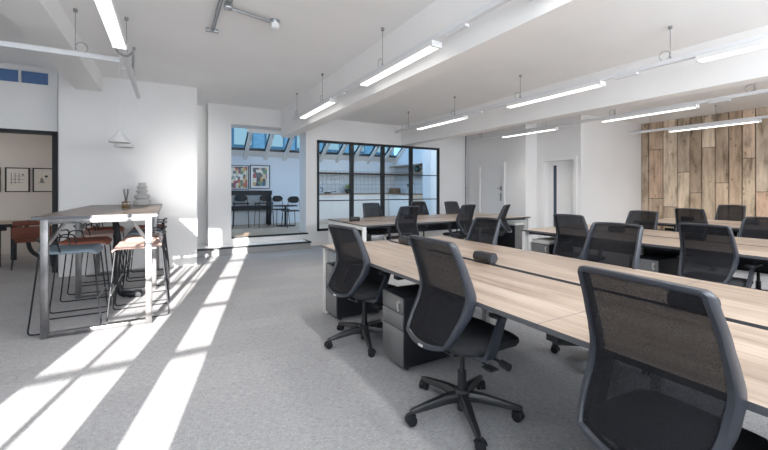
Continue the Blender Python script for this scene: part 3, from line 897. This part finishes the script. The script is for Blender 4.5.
        ar.rings(rg)
        am = obj('armrest', ar, M_FRAME, t, local=True)
        obj('arm_pad', MB().box((-.03,s*.272-.035,.64),(.19,s*.272+.035,.665), .012), M_BLACKSOFT, am, local=True)
    return t
CH = make_chair()
used = [False]
def chair(label, x, y, rz, h=1.05):
    o = CH if not used[0] else copy_tree(CH)
    used[0] = True
    o.location = (x, y, 0); o.rotation_euler = (0,0,R(rz)); s = h/1.05
    o.scale = (1,1,s)
    o['label'] = label
    return o
chair('black mesh office chair at the far end of the nearest bench, beside its pedestal', 1.49,2.97,9,1.025)
chair('black mesh office chair in front of the second pedestal, five castors showing', 1.515,1.72,0,1.055)
chair('large black mesh office chair closest to the camera, at the cropped corner', 1.53,0.63,-4,1.055)
chair('office chair with rounded back across the nearest bench, the farther of two there', 2.94,3.17,180,1.0)
chair('wide mesh office chair across the nearest bench, facing the camera behind the big chair', 2.95,1.745,178,1.05)
chair('mesh office chair at the left end of the second row bench', 4.68,3.04,2,1.01)
chair('mesh office chair before the middle of the second row bench, its back to us', 4.68,1.62,0,0.997)
chair('mesh office chair across the second row bench, before the plank wall edge', 6.12,3.06,180,0.998)
chair('mesh office chair across the second row bench, cut off by the picture edge', 6.14,1.7,180,0.985)
chair('mesh office chair on the near side of the plank wall bench', 7.83,2.97,2,1.01)
chair('mesh office chair directly against the plank wall, behind its bench', 9.21,2.99,180,1.03)
chair('mesh office chair against the glazing, leftmost behind the crosswise bench', 3.87,7.17,-92,1.03)
chair('mesh office chair against the glazing, half hidden behind another chair', 5.15,7.17,-90,1.043)
chair('mesh office chair by the wall right of the glazing', 6.15,7.17,-90,1.028)
chair('mesh office chair on the near side of the crosswise bench, leftmost of its three', 3.63,5.72,93,1.04)
chair('mesh office chair on the near side of the crosswise bench, middle of its three', 4.97,5.72,100,1.04)
chair('mesh office chair at the right end of the crosswise bench, turned sideways', 5.95,5.7,118,1.02)

# ------------------------------------------------------------------ bar table
TX0, TX1, TY0, TY1, TZ = -1.06, -.11, 4.40, 7.385, 1.088
bt = thing('bar_table', 'long high bar table with a wooden top and raw steel frame by the white wall', 'table', (-.6,5.8,0))
obj('tabletop', MB().box((TX0,TY0,TZ-.028),(TX1,5.83,TZ), side=1).box((TX0,5.833,TZ-.028),(TX1,TY1,TZ), side=1), [M_DARKOAK, M_EDGE], bt, smooth=False)
for y in (4.39, 5.82, 7.24):
    for x in (-1.0,-.21):
        obj('leg', MB().box((x,y,0),(x+.055,y+.055,TZ-.028), .004), M_STEEL, bt)
    obj('cross_rail', MB().box((-.945,y,TZ-.068),(-.21,y+.055,TZ-.028), .003), M_STEEL, bt)
    obj('foot_rail', MB().box((-.945,y+.005,.01),(-.21,y+.05,.045), .003), M_STEEL, bt)
    for (xa, xb) in ((-.945,-.84),(-.21,-.315)):
        br = MB().tube([(xa,y+.0275,TZ-.25),(xb,y+.0275,TZ-.068)], .015, 4)
        obj('brace', br, M_STEEL, bt)
for x in (-1.0,-.21): obj('long_rail', MB().box((x+.008,4.45,TZ-.085),(x+.047,7.23,TZ-.029)), M_STEEL, bt)
# cable spine hanging from the table
sp = [(-.60,5.7,1.03),(-.59,5.7,.95),(-.57,5.68,.82),(-.57,5.66,.62),(-.57,5.64,.40),(-.56,5.62,.20),(-.52,5.60,.06),(-.42,5.58,.035),(-.30,5.56,.03)]
cs = MB()
P = []
for (a, b) in zip(sp, sp[1:]):
    for k in range(3): P.append(tuple(a[i]+(b[i]-a[i])*k/3 for i in range(3)))
P.append(sp[-1])
cs.tube(P, [.042 if i % 2 else .034 for i in range(len(P))], 10)
tag(obj('cable_spine', cs, M_BLACK), 'thick black cable spine hanging from under the bar table', 'cable')

# bar stools: sled frame, padded seat, low wire back.  Local: faces +x
def bezier_round(pts, r=.03, n=4):
    out = [Vector(pts[0])]
    for i in range(1, len(pts)-1):
        p, a, b = Vector(pts[i]), Vector(pts[i-1]), Vector(pts[i+1])
        ra = min(r, (a-p).length*.45); rb = min(r, (b-p).length*.45)
        s = p+(a-p).normalized()*ra; e = p+(b-p).normalized()*rb
        for k in range(n+1):
            q = k/n; out.append((1-q)**2*s+2*q*(1-q)*p+q*q*e)
    out.append(Vector(pts[-1]))
    return out
def make_stool(fab):
    t = thing('bar_stool', 'stool', 'stool', (0,0,0), 0, 'wire framed bar stools round the bar table')
    for s in (-1,1):
        w = s*.205; wf = s*.235
        pts = [(-.19,w,.90),(-.20,w,.80),(-.275,wf,.008),(.265,wf,.008),(.20,w*.95,.755)]
        obj('sled_leg', MB().tube(bezier_round(pts,.04), .0075, 7), M_BLACK, t, local=True)
    obj('back_hoop', MB().tube(bezier_round([(-.19,-.205,.90),(-.21,-.205,.925),(-.235,-.10,.925),(-.24,0,.925),(-.235,.10,.925),(-.21,.205,.925),(-.19,.205,.90)],.04), .0085, 7), M_BLACK, t, local=True)
    for s in (-1,1):
        obj('arm_hoop', MB().tube(bezier_round([(-.195,s*.205,.86),(-.17,s*.215,.905),(-.07,s*.22,.90),(-.05,s*.21,.79)],.03), .0075, 7), M_BLACK, t, local=True)
    obj('footrest', MB().cyl((.235,-.222,.30),(.235,.222,.30),.0075,8), M_CONDUIT, t, local=True)
    rg = []
    ny = 10
    def prof(x): return .775+.02*((x+.02)/.2)**2*(1 if x < 0 else .2)-(.05*max(0,(x-.17)/.07)**2)
    xs = [-.205+.43*i/14 for i in range(15)]
    st_ = MB(); vs = []; fs = []
    for top in (1,0):
        for i, x in enumerate(xs):
            for j in range(ny+1):
                y = -.215+.43*j/ny
                e = min(1, (0.215-abs(y))/.03); e2 = min(1, min(x-xs[0], xs[-1]-x)/.03)
                e = max(0,min(e,e2)); th = .016+.020*math.sqrt(max(0,1-(1-e)**2))
                z = prof(x)+.008*(y/.2)**2
                vs.append((x,y,z+(th if top else -th*.35)))
    K = ny+1; off = len(xs)*K
    for i in range(len(xs)-1):
        for j in range(ny):
            a = i*K+j
            fs.append((a,a+K,a+K+1,a+1)); fs.append((off+a,off+a+1,off+a+K+1,off+a+K))
    for j in range(ny):
        fs.append((j,j+1,off+j+1,off+j)); a = (len(xs)-1)*K+j; fs.append((a+1,a,off+a,off+a+1))
    for i in range(len(xs)-1):
        a = i*K; fs.append((a+K,a,off+a,off+a+K)); a = i*K+ny; fs.append((a,a+K,off+a+K,off+a))
    st_.add(vs, fs)
    obj('seat', st_, fab, t, local=True, angle=60)
    return t
protos = {}
def stool(fab, label, x, y, rz):
    if fab not in protos:
        o = protos[fab] = make_stool(fab)
    else:
        o = copy_tree(protos[fab])
    o.location = (x,y,0); o.rotation_euler = (0,0,R(rz)); o.scale = (1,1,.93); o['label'] = label
sx = -.845; rx = -.28
stool(M_BLUE, 'blue bar stool nearest the camera on the left of the bar table', sx,4.78,0)
stool(M_TERRA, 'terracotta bar stool just behind the front blue stool', sx,5.48,0)
stool(M_PINK, 'dusty pink bar stool on the left of the bar table, third from the camera', sx,6.30,0)
stool(M_TERRA, 'terracotta bar stool on the left of the bar table beside the white wall', sx,6.98,0)
stool(M_PINK, 'dusty pink bar stool in sunlight at the right front of the bar table', rx,4.82,180)
stool(M_PINK, 'dusty pink bar stool right behind the sunlit front one', rx,5.46,180)
stool(M_BLUE, 'blue bar stool on the right of the bar table, third from the camera', rx,6.28,180)
stool(M_TERRA, 'terracotta bar stool on the right of the bar table beside the white wall', rx,6.98,180)

# things on the bar table
dz = TZ
v = MB().lathe([(.10,0),(.115,.012),(.115,.065),(.085,.085),(.08,.095),(.105,.115),(.105,.155),(.065,.175),(.06,.19),(.085,.215),(.06,.245),(.05,.255),(.075,.275),(.075,.285),(.05,.305),(.05,.34),(.06,.345),(.055,.35)], (-.38,7.0,dz), 28)
tag(obj('ceramic_vase', v, M_CERAMIC), 'pale grey stacked ceramic vase on the bar table', 'vase')
rd = thing('reed_diffuser', 'small amber reed diffuser bottle on the bar table', 'diffuser', (-.50,5.95,dz))
obj('bottle', MB().box((-.545,5.905,dz),(-.455,5.995,dz+.085), .008), M_AMBER, rd)
obj('neck', MB().cyl((-.50,5.95,dz+.085),(-.50,5.95,dz+.115),.016,12), M_BREAD, rd)
for i in range(6):
    a = i*1.05
    obj('reed', MB().cyl((-.50,5.95,dz+.07),(-.50+.035*math.cos(a),5.95+.035*math.sin(a),dz+.25),.0035,6), M_BLACKSOFT, rd)

# pendants above the bar table
def pendant(label, x, y, z):
    t = thing('pendant_lamp', label, 'lamp', (x,y,ZC), 0, 'white pendant lamps over the bar table')
    sh = [(.018,.165),(.02,.14),(.05,.115),(.075,.075),(.125,.018),(.125,.0),(.118,.0),(.07,.07),(.015,.11)]
    obj('lamp_shade', MB().lathe(sh, (x,y,z), 28), M_WHITE, t)
    obj('cord', MB().cyl((x,y,z+.16),(x,y,ZC),.004,6), M_WHITE, t)
    obj('ceiling_rose', MB().lathe([(.045,-.03),(.05,-.02),(.05,0)], (x,y,ZC), 16), M_WHITE, t)
pendant('white cone pendant lamp, front of the two over the bar table', -.575,6.0,1.945)
pendant('white cone pendant lamp partly hidden behind the front one', -.59,6.75,1.955)

# ------------------------------------------------------------------ suspended light runs
AREA = []
def light_run(label, x, y0, y1, mods, hangers, zc=ZR, z=2.6, fit=True):
    t = thing('light_track', label, 'light', (x,(y0+y1)/2,zc), 0, 'white suspended light tracks')
    obj('rail', MB().box((x-.025,y0,z+.055),(x+.025,y1,z+.105), .004), M_RAIL, t)
    for (a, b) in mods:
        h = obj('light_module', MB().box((x-.046,a,z+.03),(x+.046,b,z+.055), .004).box((x+.045,a,z+.010),(x+.050,b,z+.05)).box((x-.050,a,z+.010),(x-.045,b,z+.05)).box((x-.055,a-.012,z-.004),(x+.055,a+.008,z+.05)).box((x-.055,b-.008,z-.004),(x+.055,b+.012,z+.05)), M_WHITE, t)
        obj('louvre', MB().box((x-.045,a+.008,z),(x+.045,b-.008,z+.03)), M_LOUVRE, h)
        AREA.append((x,(a+b)/2,z-.015,b-a))
    for (ya, yb) in ((m1[0]-.4, m1[0]-.15) for m1 in mods):
        if ya > y0: obj('gear_box', MB().box((x-.02,ya,z+.03),(x+.02,yb,z+.056)), M_RAIL, t)
    for y in hangers:
        w = obj('hanger_wire', MB().cyl((x,y,z+.10),(x,y,zc),.0035,6).lathe([(.018,-.03),(.018,0)], (x,y,zc), 10).cyl((x,y,z+.10),(x,y,z+.13),.010,8), M_WIRE, t)
        cr = [(x+.0,y+.055+.05*math.cos(q),z+.155+.05*math.sin(q)) for q in [i*2*PI/14 for i in range(14)]]
        obj('spare_coil', MB().tube(cr, .0035, 5, closed=True), M_WIRE, w)
    return t
light_run('white suspended light track beside the main ceiling beam', 2.06, -1.0, 7.15, [(5.11,6.56),(2.68,4.12),(.25,1.70)], [6.9,5.55,3.65], ZC)
light_run('white suspended light track over the middle of the room', 4.58, -1.0, 7.5, [(5.11,6.56),(2.67,4.12),(.22,1.70)], [6.95,5.4,3.9,1.95])
light_run('white suspended light track above the second row of desks, third from the left', 7.10, -1.0, 7.7, [(5.11,6.56),(2.67,4.12),(.22,1.70)], [7.3,5.35,3.9,2.0,.8])
light_run('white suspended light track in front of the plank wall', 9.62, -1.0, 4.95, [(2.64,4.10),(.2,1.66)], [4.5,3.3,1.9])
BAY = light_run('white suspended light track over the bar table bay', -.395, -1.0, 6.55, [(2.62,4.12)], [4.75,5.7,2.2], ZC)
# cross run on the left
t = thing('light_track', 'white suspended cross track reaching left from the bar table bay', 'light', (-2.4,4.78,3.2), 0, 'white suspended light tracks')
obj('rail', MB().box((-4.8,4.755,2.655),(-.45,4.805,2.705), .004), M_RAIL, t)
h = obj('light_module', MB().box((-3.6,4.735,2.62),(-2.15,4.825,2.655), .004), M_WHITE, t)
obj('louvre', MB().box((-3.59,4.74,2.60),(-2.16,4.82,2.622)), M_LOUVRE, h)
w = obj('hanger_wire', MB().cyl((-.82,4.78,2.70),(-.82,4.78,ZC),.0035,6).lathe([(.018,-.03),(.018,0)], (-.82,4.78,ZC), 10), M_WIRE, t)
obj('spare_coil', MB().tube([(-.77+.05*math.cos(q),4.78,2.755+.05*math.sin(q)) for q in [i*2*PI/14 for i in range(14)]], .0035, 5, closed=True), M_WIRE, w)
cb = [(-.43,4.15,2.66),(-.43,4.25,2.60),(-.36,4.32,2.59),(-.32,4.4,2.66),(-.33,4.6,2.75),(-.34,4.8,2.76),(-.36,5.05,2.71),(-.39,5.2,2.70)]
obj('power_cable', MB().tube(bezier_round(cb,.08), .012, 7), M_CONDUIT, BAY)
# ceiling conduit with detector
cz = ZC-.03
cn = thing('ceiling_conduit', 'grey metal conduit run on the ceiling with a white smoke detector', 'conduit', (.6,4.1,ZC))
obj('pipe', MB().tube([(.475,-1,cz),(.475,3.88,cz)], .011, 8).tube([(.505,-1,cz),(.505,3.88,cz)], .011, 8), M_CONDUIT, cn)
obj('pipe', MB().tube([(.40,-1,cz),(.40,4.62,cz)], .009, 8).tube([(.425,-1,cz),(.425,4.62,cz)], .009, 8), M_CONDUIT, cn)
obj('pipe', MB().tube([(.50,3.93,cz),(.95,4.05,cz)], .016, 8), M_CONDUIT, cn)
obj('junction_box', MB().box((.455,3.87,ZC-.05),(.525,3.96,ZC), .006), M_CONDUIT, cn)
obj('end_bracket', MB().box((.345,4.60,ZC-.03),(.48,4.65,ZC), .004), M_CONDUIT, cn)
obj('detector_base', MB().lathe([(.05,-.035),(.055,-.02),(.055,0)], (.97,4.06,ZC), 18), M_CONDUIT, cn)
obj('detector', MB().lathe([(.02,-.095),(.045,-.08),(.05,-.045),(.05,-.035)], (.97,4.06,ZC), 18), M_WHITE, cn)

# ------------------------------------------------------------------ room beyond the doorway
fr_ = [(-3.42,-3.04),(-2.97,-2.585),(-2.54,-2.155)]
lab = ['framed sketch at the left, mostly beyond the edge of the picture','framed grid line drawing on the stone wall of the far room','framed drawing with a black dot on the stone wall of the far room']
for i, (a, b) in enumerate(fr_):
    t = framed('framed_drawing', lab[i], a, b, 1.275, 1.79, 10.67, None, fmat=M_BLACK, mmat=M_PAPER)
    ln = MB(); cx, cz_ = (a+b)/2, 1.53; yy = 10.651
    if i == 1:
        for k in range(3): ln.box((cx-.10+.06*k,yy-.002,cz_-.1+.02*k),(cx-.092+.06*k,yy,cz_+.15))
        for k in range(3): ln.box((cx-.12+.03*k,yy-.002,cz_-.06+.07*k),(cx+.09+.015*k,yy,cz_-.053+.07*k))
        ln.box((cx+.07,yy-.002,cz_+.10),(cx+.10,yy,cz_+.125))
    elif i == 2:
        ln.cyl((cx+.03,yy-.002,cz_+.08),(cx+.03,yy,cz_+.08),.026,16)
        for k in range(5): ln.box((cx-.07+.012*k,yy-.002,cz_-.05),(cx-.064+.012*k,yy,cz_+.02+.025*(2-abs(k-2))))
        ln.box((cx-.11,yy-.002,cz_-.06),(cx+.02,yy,cz_-.052))
    else:
        for k in range(4): ln.box((cx-.10+.05*k,yy-.002,cz_-.1),(cx-.094+.05*k,yy,cz_+.06+.02*k))
    obj('drawing', ln, M_BLACK, t)
mt = thing('meeting_table', 'wood topped meeting table with black legs in the room beyond the doorway', 'table', (-3.2,8.9,0))
obj('tabletop', MB().box((-4.6,8.75,.705),(-2.36,9.75,.74), side=1), [M_OAKX, M_BLACK], mt, smooth=False)
obj('apron', MB().box((-4.5,8.83,.62),(-2.45,8.87,.705)).box((-4.5,9.63,.62),(-2.45,9.67,.705)), M_BLACK, mt)
for x in (-4.4,-2.60):
    for y in (8.83,9.60): obj('leg', MB().box((x,y,0),(x+.07,y+.07,.705)), M_BLACK, mt)
t = thing('meeting_chair', 'russet leather chair with thin black legs in the room beyond the doorway', 'chair', (-2.10,8.75,0), R(105))
obj('seat', MB().box((-.22,-.23,.43),(.22,.23,.48), .02), M_BROWN, t, local=True)
obj('backrest', MB().box((-.25,-.25,.50),(-.20,.25,.70), .02).box((-.24,-.24,.715),(-.195,.24,.80), .02), M_BROWN, t, local=True)
for s in (-1,1):
    obj('leg', MB().tube([(-.22,s*.22,.70),(-.22,s*.22,.43),(-.30,s*.25,0)], .011, 6), M_BLACK, t, local=True)
    obj('leg', MB().tube([(.20,s*.20,.43),(.26,s*.24,0)], .011, 6), M_BLACK, t, local=True)
t = thing('meeting_chair', 'black chair tucked under the meeting table at the left edge', 'chair', (-2.75,8.55,0), R(90))
obj('seat', MB().box((-.22,-.22,.43),(.22,.22,.48), .02), M_BLACK, t, local=True)
obj('backrest', MB().box((-.25,-.22,.50),(-.21,.22,.66), .02), M_BLACK, t, local=True)
for s in (-1,1):
    obj('leg', MB().tube([(-.23,s*.2,.62),(-.22,s*.2,.43),(-.28,s*.23,0)], .011, 6), M_BLACK, t, local=True)
    obj('leg', MB().tube([(.20,s*.18,.43),(.25,s*.22,0)], .011, 6), M_BLACK, t, local=True)
arc = [(-2.30,9.3,.70),(-2.29,9.3,.40),(-2.25,9.3,.20),(-2.15,9.3,.09),(-2.0,9.35,.04),(-1.85,9.4,.04),(-1.70,9.45,.04)]
tag(obj('cable_spine', MB().tube(bezier_round(arc,.1), .035, 8), M_BLACK), 'black cable spine drooping below the meeting table in the far room', 'cable')
light_y = 9.35
t = thing('light_track', 'small lit track on the ceiling of the room beyond the doorway', 'light', (-2.9,light_y,2.9))
obj('rail', MB().box((-4.5,light_y-.02,2.42),(-2.0,light_y+.02,2.45)), M_RAIL, t)
obj('light_module', MB().box((-3.9,light_y-.04,2.37),(-2.72,light_y+.04,2.42)), M_LOUVRE, t)
obj('hanger_wire', MB().cyl((-2.3,light_y,2.45),(-2.3,light_y,2.9),.004,6), M_WIRE, t)

# ------------------------------------------------------------------ lights
def lamp(name, kind, loc, rot, energy, col=(1,1,1), **kw):
    l = bpy.data.lights.new(name, kind); l.energy = energy; l.color = col
    for k, v_ in kw.items(): setattr(l, k, v_)
    o = bpy.data.objects.new(name, l); COL.objects.link(o); o.location = loc; o.rotation_euler = rot
    return o
sd = Vector((.232,1,-.255)).normalized()
lamp('sun', 'SUN', (-3,-12,6), sd.to_track_quat('-Z','Y').to_euler(), 36, (1,.96,.91), angle=R(.35))
for (x, y, z, l_) in AREA:
    lamp('track_lamp', 'AREA', (x,y,z), (0,0,0), 25 if x > 9 else 12, (1,.965,.92), shape='RECTANGLE', size=.09, size_y=l_, spread=R(118))
lamp('room_lamp', 'AREA', (-3.3,light_y,2.35), (0,0,0), 1.0, (1,.93,.85), shape='RECTANGLE', size=1.2, size_y=.1)
# unseen cool fill lamps added behind the camera to brighten the room
lamp('window_daylight', 'AREA', (4.0,-1.1,2.25), (R(100),0,0), 340, (.86,.93,1), shape='RECTANGLE', size=8.0, size_y=1.3)
lamp('window_daylight', 'AREA', (-2.4,-1.1,2.25), (R(100),0,0), 42, (.90,.95,1), shape='RECTANGLE', size=4.0, size_y=1.3)

lamp('wall_wash', 'SPOT', (.9,4.6,.35), (Vector((.30,7.4,1.55))-Vector((.9,4.6,.35))).to_track_quat('-Z','Y').to_euler(), 320, (1,.98,.96), spot_size=R(32), spot_blend=1.0, shadow_soft_size=.25)  # unseen low spot added to make the soft glow on the table wall

# ------------------------------------------------------------------ sky
w = bpy.data.worlds.new('sky'); SC.world = w; w.use_nodes = True
bg = w.node_tree.nodes['Background']
bg.inputs['Color'].default_value = (.72,.83,.96,1); bg.inputs['Strength'].default_value = 6.5

# ------------------------------------------------------------------ camera
cam = bpy.data.cameras.new('camera'); co = bpy.data.objects.new('camera', cam); COL.objects.link(co)
co.location = (0,0,H); co.rotation_euler = (R(90),0,R(-29.65))
cam.sensor_width = 36; cam.lens = 36*376/768; cam.shift_y = -35.5/768; cam.clip_start = .05
SC.camera = co
SC.cycles.use_denoising = True
SC.cycles.max_bounces = 10; SC.cycles.diffuse_bounces = 5; SC.cycles.transparent_max_bounces = 16
SC.cycles.sample_clamp_indirect = 4
SC.cycles.caustics_reflective = False; SC.cycles.caustics_refractive = False
SC.view_settings.view_transform = 'Standard'
SC.view_settings.exposure = -0.06; SC.view_settings.gamma = 1.12
